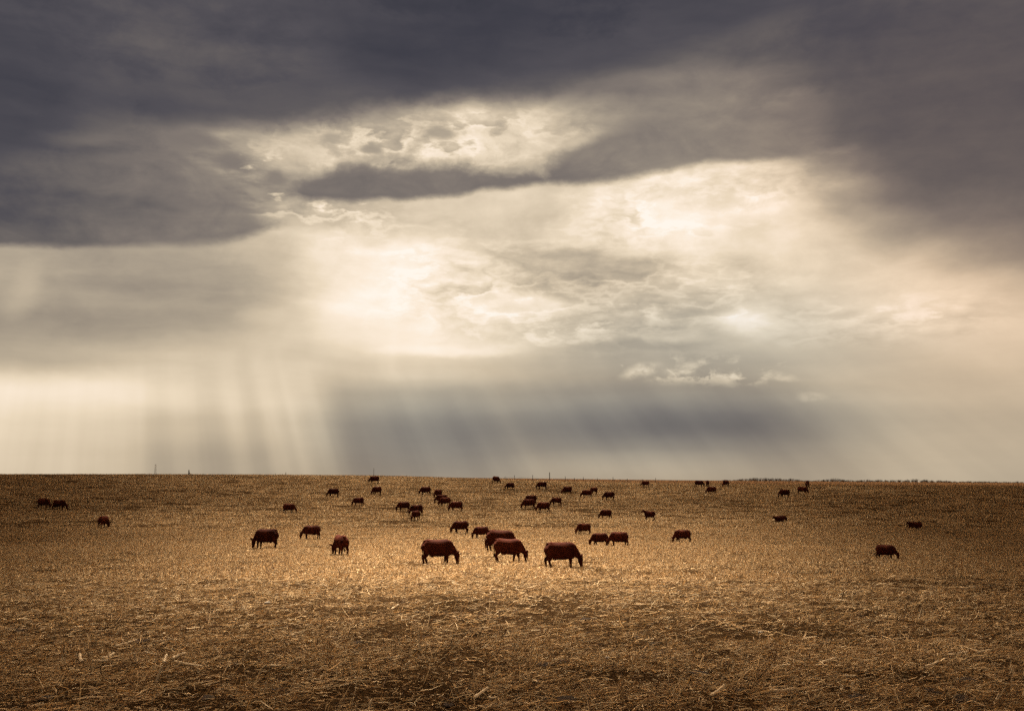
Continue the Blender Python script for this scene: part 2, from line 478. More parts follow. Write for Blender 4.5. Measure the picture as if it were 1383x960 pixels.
# ------------------------------------------------------------------ materials
def newmat(name):
    m = bpy.data.materials.new(name); m.use_nodes = True
    nt = m.node_tree; b = nt.nodes['Principled BSDF']
    return m, nt, b
def nd(nt, typ, **kw):
    n = nt.nodes.new(typ)
    for k, v in kw.items(): setattr(n, k, v)
    return n
def ramp_node(nt, stops):
    n = nt.nodes.new('ShaderNodeValToRGB'); e = n.color_ramp.elements
    e[0].position, e[0].color = stops[0][0], (*stops[0][1], 1)
    e[1].position, e[1].color = stops[-1][0], (*stops[-1][1], 1)
    for p, c in stops[1:-1]: e.new(p).color = (*c, 1)
    return n

def ground_material():
    m, nt, b = newmat('stubble_soil')
    tc = nd(nt, 'ShaderNodeTexCoord')
    def nz(scale, detail, rough, vec=None, st=(1, 1, 1)):
        mp = nd(nt, 'ShaderNodeMapping'); mp.inputs['Scale'].default_value = st
        nt.links.new(tc.outputs['Object'], mp.inputs[0])
        n = nd(nt, 'ShaderNodeTexNoise'); n.inputs['Scale'].default_value = scale
        n.inputs['Detail'].default_value = detail; n.inputs['Roughness'].default_value = rough
        nt.links.new(mp.outputs[0], n.inputs['Vector']); return n
    fine = nz(14.0, 6, 0.7)
    mid = nz(0.35, 5, 0.6)
    c1 = ramp_node(nt, [(0.30, (0.013, 0.008, 0.004)), (0.5, (0.036, 0.021, 0.010)), (0.64, (0.10, 0.060, 0.028)), (0.78, (0.24, 0.155, 0.075))])
    nt.links.new(fine.outputs[0], c1.inputs[0])
    c2 = ramp_node(nt, [(0.35, (0.55, 0.52, 0.5)), (0.65, (1.15, 1.1, 1.05))])
    nt.links.new(mid.outputs[0], c2.inputs[0])
    mu = nd(nt, 'ShaderNodeMix', data_type='RGBA', blend_type='MULTIPLY'); mu.inputs[0].default_value = 1.0
    nt.links.new(c1.outputs[0], mu.inputs[6]); nt.links.new(c2.outputs[0], mu.inputs[7])
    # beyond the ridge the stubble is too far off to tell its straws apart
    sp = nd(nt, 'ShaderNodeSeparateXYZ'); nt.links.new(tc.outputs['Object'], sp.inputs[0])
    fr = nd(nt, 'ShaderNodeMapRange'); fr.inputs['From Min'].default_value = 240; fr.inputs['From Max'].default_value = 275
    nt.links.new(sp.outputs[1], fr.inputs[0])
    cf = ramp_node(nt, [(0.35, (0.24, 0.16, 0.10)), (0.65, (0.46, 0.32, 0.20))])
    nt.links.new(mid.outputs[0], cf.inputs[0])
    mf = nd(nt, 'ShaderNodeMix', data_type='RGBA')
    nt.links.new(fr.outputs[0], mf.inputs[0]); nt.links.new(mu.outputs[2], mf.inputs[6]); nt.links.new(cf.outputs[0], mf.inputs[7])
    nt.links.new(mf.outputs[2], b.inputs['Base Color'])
    b.inputs['Roughness'].default_value = 0.95
    b.inputs['Specular IOR Level'].default_value = 0.0
    bp = nd(nt, 'ShaderNodeBump'); bp.inputs['Strength'].default_value = 0.6; bp.inputs['Distance'].default_value = 0.05
    nt.links.new(fine.outputs[0], bp.inputs['Height']); nt.links.new(bp.outputs[0], b.inputs['Normal'])
    return m
M_ground = ground_material()

def straw_material():
    m, nt, b = newmat('dry_straw')
    at = nd(nt, 'ShaderNodeAttribute', attribute_name='col')
    b.inputs['Roughness'].default_value = 0.75
    b.inputs['Specular IOR Level'].default_value = 0.15
    nt.links.new(at.outputs['Color'], b.inputs['Base Color'])
    tr = nd(nt, 'ShaderNodeBsdfTranslucent'); nt.links.new(at.outputs['Color'], tr.inputs[0])
    mx = nd(nt, 'ShaderNodeMixShader'); mx.inputs[0].default_value = 0.22
    out = nt.nodes['Material Output']
    nt.links.new(b.outputs[0], mx.inputs[1]); nt.links.new(tr.outputs[0], mx.inputs[2])
    nt.links.new(mx.outputs[0], out.inputs[0])
    return m
M_straw = straw_material()

def plain(name, col, rough=0.8, var=0.35, scale=8.0, bump=0.0, spec=0.2):
    m, nt, b = newmat(name)
    tc = nd(nt, 'ShaderNodeTexCoord')
    n = nd(nt, 'ShaderNodeTexNoise'); n.inputs['Scale'].default_value = scale; n.inputs['Detail'].default_value = 5
    nt.links.new(tc.outputs['Object'], n.inputs['Vector'])
    r_ = ramp_node(nt, [(0.3, tuple(c * (1 - var) for c in col)), (0.7, tuple(c * (1 + var) for c in col))])
    nt.links.new(n.outputs[0], r_.inputs[0]); nt.links.new(r_.outputs[0], b.inputs['Base Color'])
    b.inputs['Roughness'].default_value = rough; b.inputs['Specular IOR Level'].default_value = spec
    if bump:
        bp = nd(nt, 'ShaderNodeBump'); bp.inputs['Strength'].default_value = bump; bp.inputs['Distance'].default_value = 0.02
        nt.links.new(n.outputs[0], bp.inputs['Height']); nt.links.new(bp.outputs[0], b.inputs['Normal'])
    return m
def hide_material(name, base, hi):
    m, nt, b = newmat(name)
    tc = nd(nt, 'ShaderNodeTexCoord'); oi = nd(nt, 'ShaderNodeObjectInfo')
    n = nd(nt, 'ShaderNodeTexNoise'); n.inputs['Scale'].default_value = 3.0; n.inputs['Detail'].default_value = 7; n.inputs['Roughness'].default_value = 0.65
    nt.links.new(tc.outputs['Object'], n.inputs['Vector'])
    r_ = ramp_node(nt, [(0.32, base), (0.72, hi)])
    nt.links.new(n.outputs[0], r_.inputs[0])
    hs = nd(nt, 'ShaderNodeHueSaturation')
    mr = nd(nt, 'ShaderNodeMapRange'); mr.inputs['To Min'].default_value = 0.75; mr.inputs['To Max'].default_value = 1.3
    nt.links.new(oi.outputs['Random'], mr.inputs[0]); nt.links.new(mr.outputs[0], hs.inputs['Value'])
    nt.links.new(r_.outputs[0], hs.inputs['Color']); nt.links.new(hs.outputs[0], b.inputs['Base Color'])
    b.inputs['Roughness'].default_value = 0.8; b.inputs['Specular IOR Level'].default_value = 0.03
    b.inputs['Sheen Weight'].default_value = 0.0; b.inputs['Sheen Roughness'].default_value = 0.4
    b.inputs['Sheen Tint'].default_value = (0.8, 0.3, 0.15, 1)
    f = nd(nt, 'ShaderNodeTexNoise'); f.inputs['Scale'].default_value = 30; f.inputs['Detail'].default_value = 4
    nt.links.new(tc.outputs['Object'], f.inputs['Vector'])
    bp = nd(nt, 'ShaderNodeBump'); bp.inputs['Strength'].default_value = 0.15; bp.inputs['Distance'].default_value = 0.02
    nt.links.new(f.outputs[0], bp.inputs['Height']); nt.links.new(bp.outputs[0], b.inputs['Normal'])
    return m
M_hide = hide_material('red_brown_hide', (0.028, 0.0062, 0.0036), (0.085, 0.018, 0.0075))
M_hoof = plain('dark_hoof', (0.012, 0.009, 0.008), 0.5)
M_hair = plain('tail_hair', (0.02, 0.007, 0.005), 0.7)
M_eye = plain('eye', (0.006, 0.005, 0.004), 0.15, 0.1, 8, 0, 0.5)
M_wood = plain('weathered_post_wood', (0.09, 0.07, 0.055), 0.9, 0.4, 6, 0.4)
M_wire = plain('fence_wire', (0.12, 0.11, 0.10), 0.5, 0.2)
M_steel = plain('grey_galvanised_steel', (0.30, 0.30, 0.30), 0.5, 0.2)
M_stalk = plain('pale_corn_stalk', (0.62, 0.47, 0.29), 0.75, 0.3, 9, 0.3)
M_stone = plain('pale_field_stone', (0.50, 0.44, 0.36), 0.9, 0.25, 12, 0.5)
M_hollow = plain('dark_hollow_soil', (0.035, 0.021, 0.012), 0.95, 0.5, 10, 0.8)
M_twig = plain('bare_twig', (0.16, 0.12, 0.095), 0.9, 0.4, 0.8)
M_shade_cloud = plain('cloud', (0.75, 0.74, 0.74), 1.0, 0.06, 0.01, 0.0, 0.0)  # for the unseen deck and puffs added to block the sun

g_me = npmesh('field', np.stack([XX, YY, ZZ], -1).reshape(-1, 3), gq, M_ground, smooth=True)
tag(link(bpy.data.objects.new('field', g_me)), kind='structure')

# ------------------------------------------------------------------ straw
PAL = np.array([[0.46, 0.31, 0.14], [0.56, 0.40, 0.20], [0.36, 0.22, 0.09], [0.66, 0.51, 0.29], [0.22, 0.13, 0.055], [0.12, 0.075, 0.038], [0.44, 0.26, 0.09]])
PAL = PAL * np.array([1.05, 1.03, 1.10])
PW = np.array([0.19, 0.17, 0.14, 0.14, 0.17, 0.14, 0.05])
def straws(P, az, tilt, L, W, rs, bend=0.25, lift=0.0):
    """folded strips: P centres or roots (n,3), az direction, tilt from the ground"""
    n = len(P)
    d = np.stack([np.cos(az) * np.cos(tilt), np.sin(az) * np.cos(tilt), np.sin(tilt)], -1)
    s = np.stack([-np.sin(az), np.cos(az), np.zeros(n)], -1)
    up = np.cross(d, s)
    a0 = rs.uniform(0, 2 * np.pi, n)[:, None]
    s2 = s * np.cos(a0) + up * np.sin(a0); u2 = -s * np.sin(a0) + up * np.cos(a0)
    k = (rs.normal(0, bend, n))[:, None]
    w = W[:, None]
    st = []
    for f_, wf in ((0.0, 0.8), (0.5, 1.0), (1.0, 0.55)):
        c = P + d * (L[:, None] * f_) + u2 * (k * L[:, None] * (f_ * (1 - f_)))
        st += [c - s2 * w * wf * 0.5, c + u2 * w * wf * 0.45, c + s2 * w * wf * 0.5]
    V = np.stack(st, 1)                                   # n,9,3
    base = (np.arange(n) * 9)[:, None, None]
    q = np.array([[0, 1, 4, 3], [1, 2, 5, 4], [3, 4, 7, 6], [4, 5, 8, 7]])[None]
    col = PAL[rs.choice(len(PAL), n, p=PW)] * rs.uniform(0.7, 1.6, n)[:, None]
    return V.reshape(-1, 3), (q + base).reshape(-1, 4), np.repeat(col, 9, 0)

def bare(x, y):
    """0 where the ground shows bare"""
    n1 = fbm(x * 0.95, y * 0.7, 31, 3)
    n2 = fbm(x * 0.12, y * 0.12, 77, 2)
    return ss(n1 * 0.8 + n2 * 0.3, 0.34, 0.50)

def near_litter(y0, y1, n, name, lmean, wmean, pale=1.0):
    y = np.sqrt(rng.uniform(y0 ** 2, y1 ** 2, n)); x = rng.uniform(-1, 1, n) * (0.6 * y + 2)
    keep = rng.uniform(0, 1, n) < (0.22 + 0.78 * bare(x, y))
    x, y = x[keep], y[keep]; n = len(x)
    L = np.clip(rng.lognormal(math.log(lmean), 0.65, n), 0.03, 0.6)
    W = np.clip(rng.lognormal(math.log(wmean), 0.4, n), 0.005, 0.03)
    az = rng.uniform(0, 2 * np.pi, n)
    az = np.where(rng.uniform(0, 1, n) < 0.45, rng.normal(0, 0.45, n), az)
    stand = rng.uniform(0, 1, n) < 0.10
    tilt = np.where(stand, rng.uniform(0.5, 1.4, n), rng.normal(0.03, 0.16, n))
    z = terrain(x, y) + np.where(stand, -0.01, rng.uniform(0.0, 0.05, n))
    v, q, c = straws(np.stack([x, y, z], -1), az, tilt, L, W, rng)
    return v, q, c * pale
parts = [near_litter(12, 30, 6000, 'c', 0.19, 0.018, 1.3), near_litter(12, 24, 125000, 'a', 0.095, 0.0125), near_litter(24, 46, 115000, 'b', 0.14, 0.015)]
off = 0; Vs, Qs, Cs = [], [], []
for v, q, c in parts:
    Vs.append(v); Qs.append(q + off); Cs.append(c); off += len(v)
me = npmesh('straw_litter', np.concatenate(Vs), np.concatenate(Qs), M_straw, np.concatenate(Cs))
tag(link(bpy.data.objects.new('straw_litter', me)), 'golden broken straw littering the trampled field foreground', 'straw', kind='stuff')

def clump(seed, n, rad, lm, wm, stand_p):
    rs = np.random.default_rng(seed)
    r = rad * np.sqrt(rs.uniform(0, 1, n)); a = rs.uniform(0, 2 * np.pi, n)
    P = np.stack([r * np.cos(a), r * np.sin(a), rs.uniform(-0.01, 0.05, n)], -1)
    L = np.clip(rs.lognormal(math.log(lm), 0.4, n), 0.04, 0.32); W = np.clip(rs.lognormal(math.log(wm), 0.35, n), 0.006, 0.09)
    stand = rs.uniform(0, 1, n) < stand_p
    tilt = np.where(stand, rs.uniform(0.4, 1.4, n), np.abs(rs.normal(0.08, 0.2, n)))
    v, q, c = straws(P, rs.uniform(0, 2 * np.pi, n), tilt, L, W, rs)
    o = bpy.data.objects.new('straw_clump', npmesh('straw_clump', v, q, M_straw, c))
    return o
def scatter(name, label, protos, y0, y1, n):
    y = np.sqrt(rng.uniform(y0 ** 2, y1 ** 2, n)); x = rng.uniform(-1, 1, n) * (0.6 * y + 3)
    keep = rng.uniform(0, 1, n) < 0.6 + 0.4 * bare(x * 0.5, y * 0.5)
    x, y = x[keep], y[keep]; n = len(x)
    z = terrain(x, y)
    pm = bpy.data.meshes.new(name)
    pm.vertices.add(n); pm.vertices.foreach_set('co', np.stack([x, y, z], -1).astype(np.float32).ravel())
    a = pm.attributes.new('spin', 'FLOAT', 'POINT'); a.data.foreach_set('value', rng.uniform(0, 6.283, n).astype(np.float32))
    a = pm.attributes.new('size', 'FLOAT', 'POINT'); a.data.foreach_set('value', rng.uniform(0.75, 1.25, n).astype(np.float32))
    a = pm.attributes.new('pick', 'INT', 'POINT'); a.data.foreach_set('value', rng.integers(0, len(protos), n).astype(np.int32))
    o = link(bpy.data.objects.new(name, pm)); tag(o, label, 'stubble', kind='stuff')
    ng = bpy.data.node_groups.new(name, 'GeometryNodeTree')
    ng.interface.new_socket('Geometry', in_out='INPUT', socket_type='NodeSocketGeometry')
    ng.interface.new_socket('Geometry', in_out='OUTPUT', socket_type='NodeSocketGeometry')
    gi = ng.nodes.new('NodeGroupInput'); go = ng.nodes.new('NodeGroupOutput')
    iop = ng.nodes.new('GeometryNodeInstanceOnPoints'); jn = ng.nodes.new('GeometryNodeJoinGeometry')
    for p in protos:
        inf = ng.nodes.new('GeometryNodeObjectInfo'); inf.inputs['Object'].default_value = p; inf.inputs['As Instance'].default_value = True
        ng.links.new(inf.outputs['Geometry'], jn.inputs[0])
    def att(nm, ty):
        k = ng.nodes.new('GeometryNodeInputNamedAttribute'); k.data_type = ty; k.inputs['Name'].default_value = nm
        return k.outputs['Attribute']
    cx = ng.nodes.new('ShaderNodeCombineXYZ'); ng.links.new(att('spin', 'FLOAT'), cx.inputs[2])
    ng.links.new(gi.outputs[0], iop.inputs['Points']); ng.links.new(jn.outputs[0], iop.inputs['Instance'])
    iop.inputs['Pick Instance'].default_value = True
    ng.links.new(att('pick', 'INT'), iop.inputs['Instance Index'])
    ng.links.new(cx.outputs[0], iop.inputs['Rotation']); ng.links.new(att('size', 'FLOAT'), iop.inputs['Scale'])
    ng.links.new(iop.outputs[0], go.inputs[0])
    md = o.modifiers.new('scatter', 'NODES'); md.node_group = ng
    return o
mid_p = [clump(100 + k, 120, 0.85, 0.12, 0.017, 0.3) for k in range(8)]
far_p = [clump(200 + k, 80, 1.7, 0.16, 0.034, 0.5) for k in range(8)]
scatter('stubble_cover', 'golden stubble carpet under the grazing herd', mid_p, 44, 122, 14500)
scatter('stubble_cover', 'brown stubble carpet climbing to the ridge', far_p, 118, 268, 15500)

# ------------------------------------------------------------------ unseen cloud deck added to shade the field, its puffs shaping the sun pool
CH = 600.0
OFFS = sun_dir * (CH / sun_dir.z)
CC = Vector((0.0, 120.0)); CR = 150.0        # ground under the broken part of the deck
def shade_deck():  # unseen slab added to keep the sun off the outer field
    na = 120
    th = np.linspace(0, 2 * np.pi, na, endpoint=False)
    fr = np.linspace(0, 1, 50) ** 1.5
    c, s = np.cos(th)[None], np.sin(th)[None]
    ix, iy = CC.x + OFFS.x + c * CR, CC.y + OFFS.y + s * CR
    ro = 1070 - 60 * vnoise(c * 3 + 9, s * 3 + 9, 5)
    f = fr[:, None]
    gx = ix + (c * ro - ix) * f; gy = iy + (s * ro - iy) * f
    fcol = f * np.ones_like(gx)
    thick = ss(fcol, 0.0, 0.25) * (1 - ss(fcol, 0.9, 1.0))
    low = CH - 3 - 6 * thick - 34 * thick * fbm(gx * 0.012, gy * 0.012, 11, 4, 0.6)
    top = CH + 3 + 20 * thick + 130 * thick * fbm(gx * 0.010, gy * 0.010, 19, 5, 0.6)
    nf = len(fr); N = nf * na
    v = np.concatenate([np.stack([gx, gy, low], -1).reshape(-1, 3), np.stack([gx, gy, top], -1).reshape(-1, 3)])
    q = []
    for i in range(nf - 1):
        for j in range(na):
            j2 = (j + 1) % na
            a_, b_, c_, d_ = i * na + j, i * na + j2, (i + 1) * na + j2, (i + 1) * na + j
            q.append((a_, b_, c_, d_)); q.append((N + d_, N + c_, N + b_, N + a_))
    for j in range(na):
        j2 = (j + 1) % na; e = (nf - 1) * na
        q.append((j, N + j, N + j2, j2)); q.append((e + j2, N + e + j2, N + e + j, e + j))
    tag(link(bpy.data.objects.new('cloud', npmesh('cloud', v, q, M_shade_cloud, smooth=True))), kind='structure')
def opening(x, y):
    """how far the added puffs let the sun through, over ground point x, y"""
    a = np.interp(y, [12, 22, 30, 40, 50, 62, 75, 95, 120, 150, 190, 240, 300], [.03, .17, .54, .92, 1, .95, .80, .60, .44, .35, .26, .21, .10])
    u = x / max(y, 10.0)
    sg = np.interp(y, [15, 30, 60, 150, 250], [.19, .19, .19, .25, .32])
    return a * math.exp(-(u + 0.05) ** 2 / (2 * sg * sg))
def shade_puffs():  # added blockers, each sized by the sunlight wanted on the ground below
    bm = bmesh.new(); bmesh.ops.create_icosphere(bm, subdivisions=2, radius=1.0)
    bv = np.array([v.co[:] for v in bm.verts]); bf = np.array([[v.index for v in f.verts] for f in bm.faces]); bm.free()
    rs = np.random.default_rng(21); sp = 8.0
    V, Q, off = [], [], 0
    ny = int(CR / (sp * .866)) + 2
    for r in range(-ny, ny + 1):
        for c in range(-int(CR / sp) - 2, int(CR / sp) + 3):
            gx, gy = CC.x + (c + .5 * (r & 1)) * sp, CC.y + r * sp * .866
            if (gx - CC.x) ** 2 + (gy - CC.y) ** 2 > (CR + 8) ** 2: continue
            T = opening(gx, gy)
            if T > .97: continue
            rad = sp * .525 * math.sqrt(1 - T) * (1.0 if T > .2 else 1.0 + .25 * (.2 - T) / .2)
            n = 1 + .22 * (fbm(bv[:, 0] * 1.5 + c, bv[:, 1] * 1.5 + r, 3, 2) * 2 - 1)
            p = bv * n[:, None] * rad; p[:, 2] *= .5
            jx, jy = rs.normal(0, sp * .06, 2)
            p += np.array([gx + OFFS.x + jx, gy + OFFS.y + jy, CH + rs.uniform(-1.5, 1.5)])
            V.append(p); Q.append(bf + off); off += len(p)
    me = npmesh('sun_pool_puffs', np.concatenate(V), np.concatenate(Q), M_shade_cloud, smooth=True)
    tag(link(bpy.data.objects.new('sun_pool_puffs', me)), 'unseen puffs added overhead, sized to shape the pool of sunlight', 'cloud', kind='stuff')
shade_deck(); shade_puffs()

# ------------------------------------------------------------------ cows
def tube(bm, pts, rad, seg=12):
    """pts list of 3-D points, rad list of (side radius, other radius)"""
    pts = [Vector(p) for p in pts]
    rings = []
    for i, p in enumerate(pts):
        d = (pts[min(i + 1, len(pts) - 1)] - pts[max(i - 1, 0)]).normalized()
        side = Vector((0, 1, 0)) - d * d.y
        if side.length < 0.2: side = Vector((1, 0, 0)) - d * d.x
        side.normalize(); other = d.cross(side)
        ra, rb = rad[i] if isinstance(rad[i], tuple) else (rad[i], rad[i])
        rings.append([bm.verts.new(p + side * (ra * math.cos(t_)) + other * (rb * math.sin(t_))) for t_ in [2 * math.pi * k / seg for k in range(seg)]])
    for a, b in zip(rings[:-1], rings[1:]):
        for k in range(seg): bm.faces.new((a[k], a[(k + 1) % seg], b[(k + 1) % seg], b[k]))
    bm.faces.new(rings[0][::-1]); bm.faces.new(rings[-1])

def remesh(bm, voxel, smooth_it, target):
    bmesh.ops.recalc_face_normals(bm, faces=bm.faces)
    me = bpy.data.meshes.new('cow'); bm.to_mesh(me); bm.free()
    o = bpy.data.objects.new('tmp', me); COL.objects.link(o)
    m = o.modifiers.new('r', 'REMESH'); m.mode = 'VOXEL'; m.voxel_size = voxel
    s_ = o.modifiers.new('s', 'SMOOTH'); s_.factor = 0.5; s_.iterations = smooth_it
    if target < 1: d_ = o.modifiers.new('d', 'DECIMATE'); d_.ratio = target
    dg = bpy.context.evaluated_depsgraph_get(); dg.update()
    res = bpy.data.meshes.new_from_object(o.evaluated_get(dg))
    bpy.data.objects.remove(o)
    res.polygons.foreach_set('use_smooth', np.ones(len(res.polygons), bool))
    res.materials.clear(); res.materials.append(M_hide)
    return res

KX = 0.88
def cow_mesh(stride=(0.05, -0.06, -0.08, 0.10), head='graze', turn=0.0, fat=1.0, lying=False, tail_sway=0.0, detail=1.0):
    bm = bmesh.new()
    dz_ = -0.42 if lying else 0.0
    f = fat
    torso = [(-0.94, 1.13, .07, .11), (-0.91, 1.09, .19, .245), (-0.82, 1.035, .265, .325), (-0.64, 0.99, .295, .38), (-0.40, 0.945, .32 * f, .405), (-0.10, 0.905, .36 * f, .435 * f),
             (0.18, 0.90, .365 * f, .44 * f), (0.40, 0.925, .325, .43), (0.56, 0.955, .27, .40), (0.70, 0.945, .21, .34), (0.82, 0.90, .13, .24)]
    tube(bm, [(x, 0, z + dz_) for x, z, w, h in torso], [(w, h) for x, z, w, h in torso], 20)
    # hips and withers
    tube(bm, [(-0.90, 0, 1.27 + dz_), (-0.62, 0, 1.315 + dz_), (-0.45, 0, 1.305 + dz_), (0.1, 0, 1.275 + dz_), (0.48, 0, 1.315 + dz_), (0.66, 0, 1.24 + dz_)], [.05, (.17, .06), (.15, .055), (.10, .05), (.08, .06), .06], 8)
    ct, st_ = math.cos(turn), math.sin(turn)
    def rot(p, piv=(0.62, 0)):
        x, y, z = p; x -= piv[0]; y -= piv[1]
        return (piv[0] + x * ct - y * st_, piv[1] + x * st_ + y * ct, z + dz_)
    if head == 'graze':
        neck = [((0.46, 0, 1.04), (.20, .31)), ((0.68, 0, 0.95), (.17, .28)), ((0.86, 0, 0.79), (.135, .225)), ((0.99, 0, 0.65), (.115, .17)), ((1.06, 0, 0.58), (.09, .12))]
        hd = [((1.12, 0, 0.68), (.07, .05)), ((1.13, 0, 0.63), (.12, .12)), ((1.115, 0, 0.53), (.135, .165)), ((1.12, 0, 0.42), (.125, .16)), ((1.135, 0, 0.31), (.095, .125)), ((1.15, 0, 0.20), (.08, .095)), ((1.155, 0, 0.10), (.088, .092)), ((1.155, 0, 0.05), (.06, .06))]
        poll = (1.10, 0.0, 0.61); back = (0.10, 0, 0.05)
    elif head == 'rest':
        neck = [((0.46, 0, 1.04), (.20, .30)), ((0.66, 0, 1.08), (.165, .25)), ((0.80, 0, 1.14), (.13, .19)), ((0.90, 0, 1.18), (.11, .14))]
        hd = [((0.84, 0, 1.29), (.09, .06)), ((0.90, 0, 1.26), (.118, .12)), ((0.99, 0, 1.20), (.115, .13)), ((1.09, 0, 1.12), (.085, .105)), ((1.18, 0, 1.04), (.07, .085)), ((1.24, 0, 0.99), (.078, .075)), ((1.26, 0, 0.97), (.05, .05))]
        poll = (0.88, 0, 1.27); back = (0, 0, 0)
    elif head == 'low':
        neck = [((0.50, 0, 1.08), (.20, .30)), ((0.76, 0, 1.00), (.165, .24)), ((0.98, 0, 0.86), (.13, .18)), ((1.14, 0, 0.72), (.11, .14))]
        hd = [((1.10, 0, 0.76), (.09, .09)), ((1.18, 0, 0.68), (.118, .125)), ((1.25, 0, 0.58), (.115, .13)), ((1.32, 0, 0.46), (.085, .105)), ((1.38, 0, 0.36), (.07, .082)), ((1.42, 0, 0.28), (.078, .075)), ((1.43, 0, 0.25), (.05, .05))]
        poll = (1.14, 0, 0.70); back = (0.10, 0, 0.05)
    else:
        neck = [((0.50, 0, 1.10), (.20, .30)), ((0.74, 0, 1.18), (.155, .22)), ((0.92, 0, 1.28), (.125, .17)), ((1.04, 0, 1.36), (.11, .13))]
        hd = [((0.99, 0, 1.44), (.09, .07)), ((1.07, 0, 1.41), (.118, .12)), ((1.17, 0, 1.35), (.115, .125)), ((1.29, 0, 1.27), (.085, .10)), ((1.40, 0, 1.20), (.07, .08)), ((1.47, 0, 1.155), (.078, .072)), ((1.50, 0, 1.14), (.05, .05))]
        poll = (1.04, 0, 1.43); back = (0, 0, 0.02)
    tube(bm, [rot(p) for p, r in neck], [r for p, r in neck], 12)
    tube(bm, [rot(p) for p, r in hd], [r for p, r in hd], 12)
    for sgn in (-1, 1):       # ears
        e0 = (poll[0] + .01, sgn * .08, poll[2]); e1 = (poll[0] + .07, sgn * .17, poll[2] + .06); e2 = (poll[0] + .15, sgn * .27, poll[2] + .10)
        tube(bm, [rot(e0), rot(e1), rot(e2)], [(.035, .035), (.05, .075), (.02, .022)], 8)
    # dewlap and brisket
    tube(bm, [(0.45, 0, 0.60 + dz_), (0.68, 0, 0.60 + dz_), (0.82, 0, 0.72 + dz_)], [(.14, .12), (.13, .11), (.06, .07)], 10)
    if not lying:
        # udder / sheath line
        tube(bm, [(-0.50, 0, 0.56), (-0.38, 0, 0.49), (-0.20, 0, 0.52)], [(.10, .08), (.12, .08), (.06, .05)], 8)
        for i, sgn in enumerate((-1, 1)):
            s_ = stride[i]
            tube(bm, [(0.52, sgn * .17, 0.92), (0.50, sgn * .19, 0.74), (0.48 + s_ * .4, sgn * .185, 0.56), (0.49 + s_ * .75, sgn * .175, 0.36), (0.49 + s_ * .78, sgn * .17, 0.32), (0.47 + s_, sgn * .165, 0.13), (0.49 + s_, sgn * .165, 0.06), (0.50 + s_, sgn * .165, 0.0)],
                 [(.11, .19), (.11, .18), (.09, .125), (.07, .08), (.066, .075), (.052, .058), (.06, .066), (.062, .072)], 10)
            s_ = stride[2 + i]
            tube(bm, [(-0.70, sgn * .15, 1.06), (-0.70, sgn * .20, 0.86), (-0.69 + s_ * .2, sgn * .20, 0.69), (-0.78 + s_ * .5, sgn * .185, 0.53), (-0.87 + s_ * .7, sgn * .18, 0.42), (-0.865 + s_ * .75, sgn * .175, 0.36), (-0.81 + s_, sgn * .165, 0.13), (-0.79 + s_, sgn * .165, 0.06), (-0.77 + s_, sgn * .165, 0.0)],
                 [(.14, .26), (.145, .27), (.12, .205), (.085, .13), (.066, .085), (.06, .07), (.052, .058), (.06, .066), (.062, .072)], 10)
    else:
        for sgn in (-1, 1):   # folded legs
            tube(bm, [(0.52, sgn * .22, 0.38), (0.66, sgn * .27, 0.20), (0.80, sgn * .27, 0.10), (0.62, sgn * .28, 0.07), (0.42, sgn * .27, 0.06)], [(.10, .13), (.08, .10), (.065, .065), (.05, .05), (.055, .055)], 10)
            tube(bm, [(-0.60, sgn * .24, 0.45), (-0.36, sgn * .34, 0.26), (-0.22, sgn * .38, 0.14), (-0.50, sgn * .40, 0.09), (-0.24, sgn * .42, 0.06), (0.0, sgn * .42, 0.055)], [(.16, .22), (.13, .17), (.09, .10), (.06, .06), (.05, .05), (.055, .055)], 10)
    # tail
    if lying:
        tl = [(-0.86, 0, 0.80), (-0.96, 0.03, 0.66), (-1.00, 0.08, 0.40), (-0.98, 0.14, 0.12)]
    else:
        tl = [(-0.84, 0, 1.24), (-0.945, tail_sway * .1, 1.14), (-0.965, tail_sway * .3, 0.90), (-0.955 - abs(tail_sway) * .15, tail_sway * .65, 0.66), (-0.95 - abs(tail_sway) * .3, tail_sway, 0.55)]
    tube(bm, tl, [.045, .035, .028, .026, .022][:len(tl)], 8)
    tail_end = tl[-1]
    for v in bm.verts: v.co.x *= KX
    me = remesh(bm, 0.022, 3, 0.42 * detail)
    rot0 = rot
    rot = lambda p: (lambda q: (q[0] * KX, q[1], q[2]))(rot0(p))
    tail_end = (tail_end[0] * KX, tail_end[1], tail_end[2])
    hp = None
    if not lying:
        hp = [((a_ + s_) * KX, b_) for a_, s_, b_ in zip((.5, .5, -.77, -.77), stride, (-.165, .165, -.165, .165))]
    eyes = None
    if head == 'graze': eyes = [rot((1.14, s_ * .128, 0.50)) for s_ in (-1, 1)]
    elif head == 'rest': eyes = [rot((0.99, s_ * .112, 1.22)) for s_ in (-1, 1)]
    elif head == 'low': eyes = [rot((1.245, s_ * .105, 0.60)) for s_ in (-1, 1)]
    else: eyes = [rot((1.165, s_ * .105, 1.37)) for s_ in (-1, 1)]
    xs_ = [v.co.x for v in me.vertices]
    return dict(mesh=me, hoofs=hp, eyes=eyes, tail=tail_end, x0=min(xs_), x1=max(xs_), top=max(v.co.z for v in me.vertices), lying=lying)

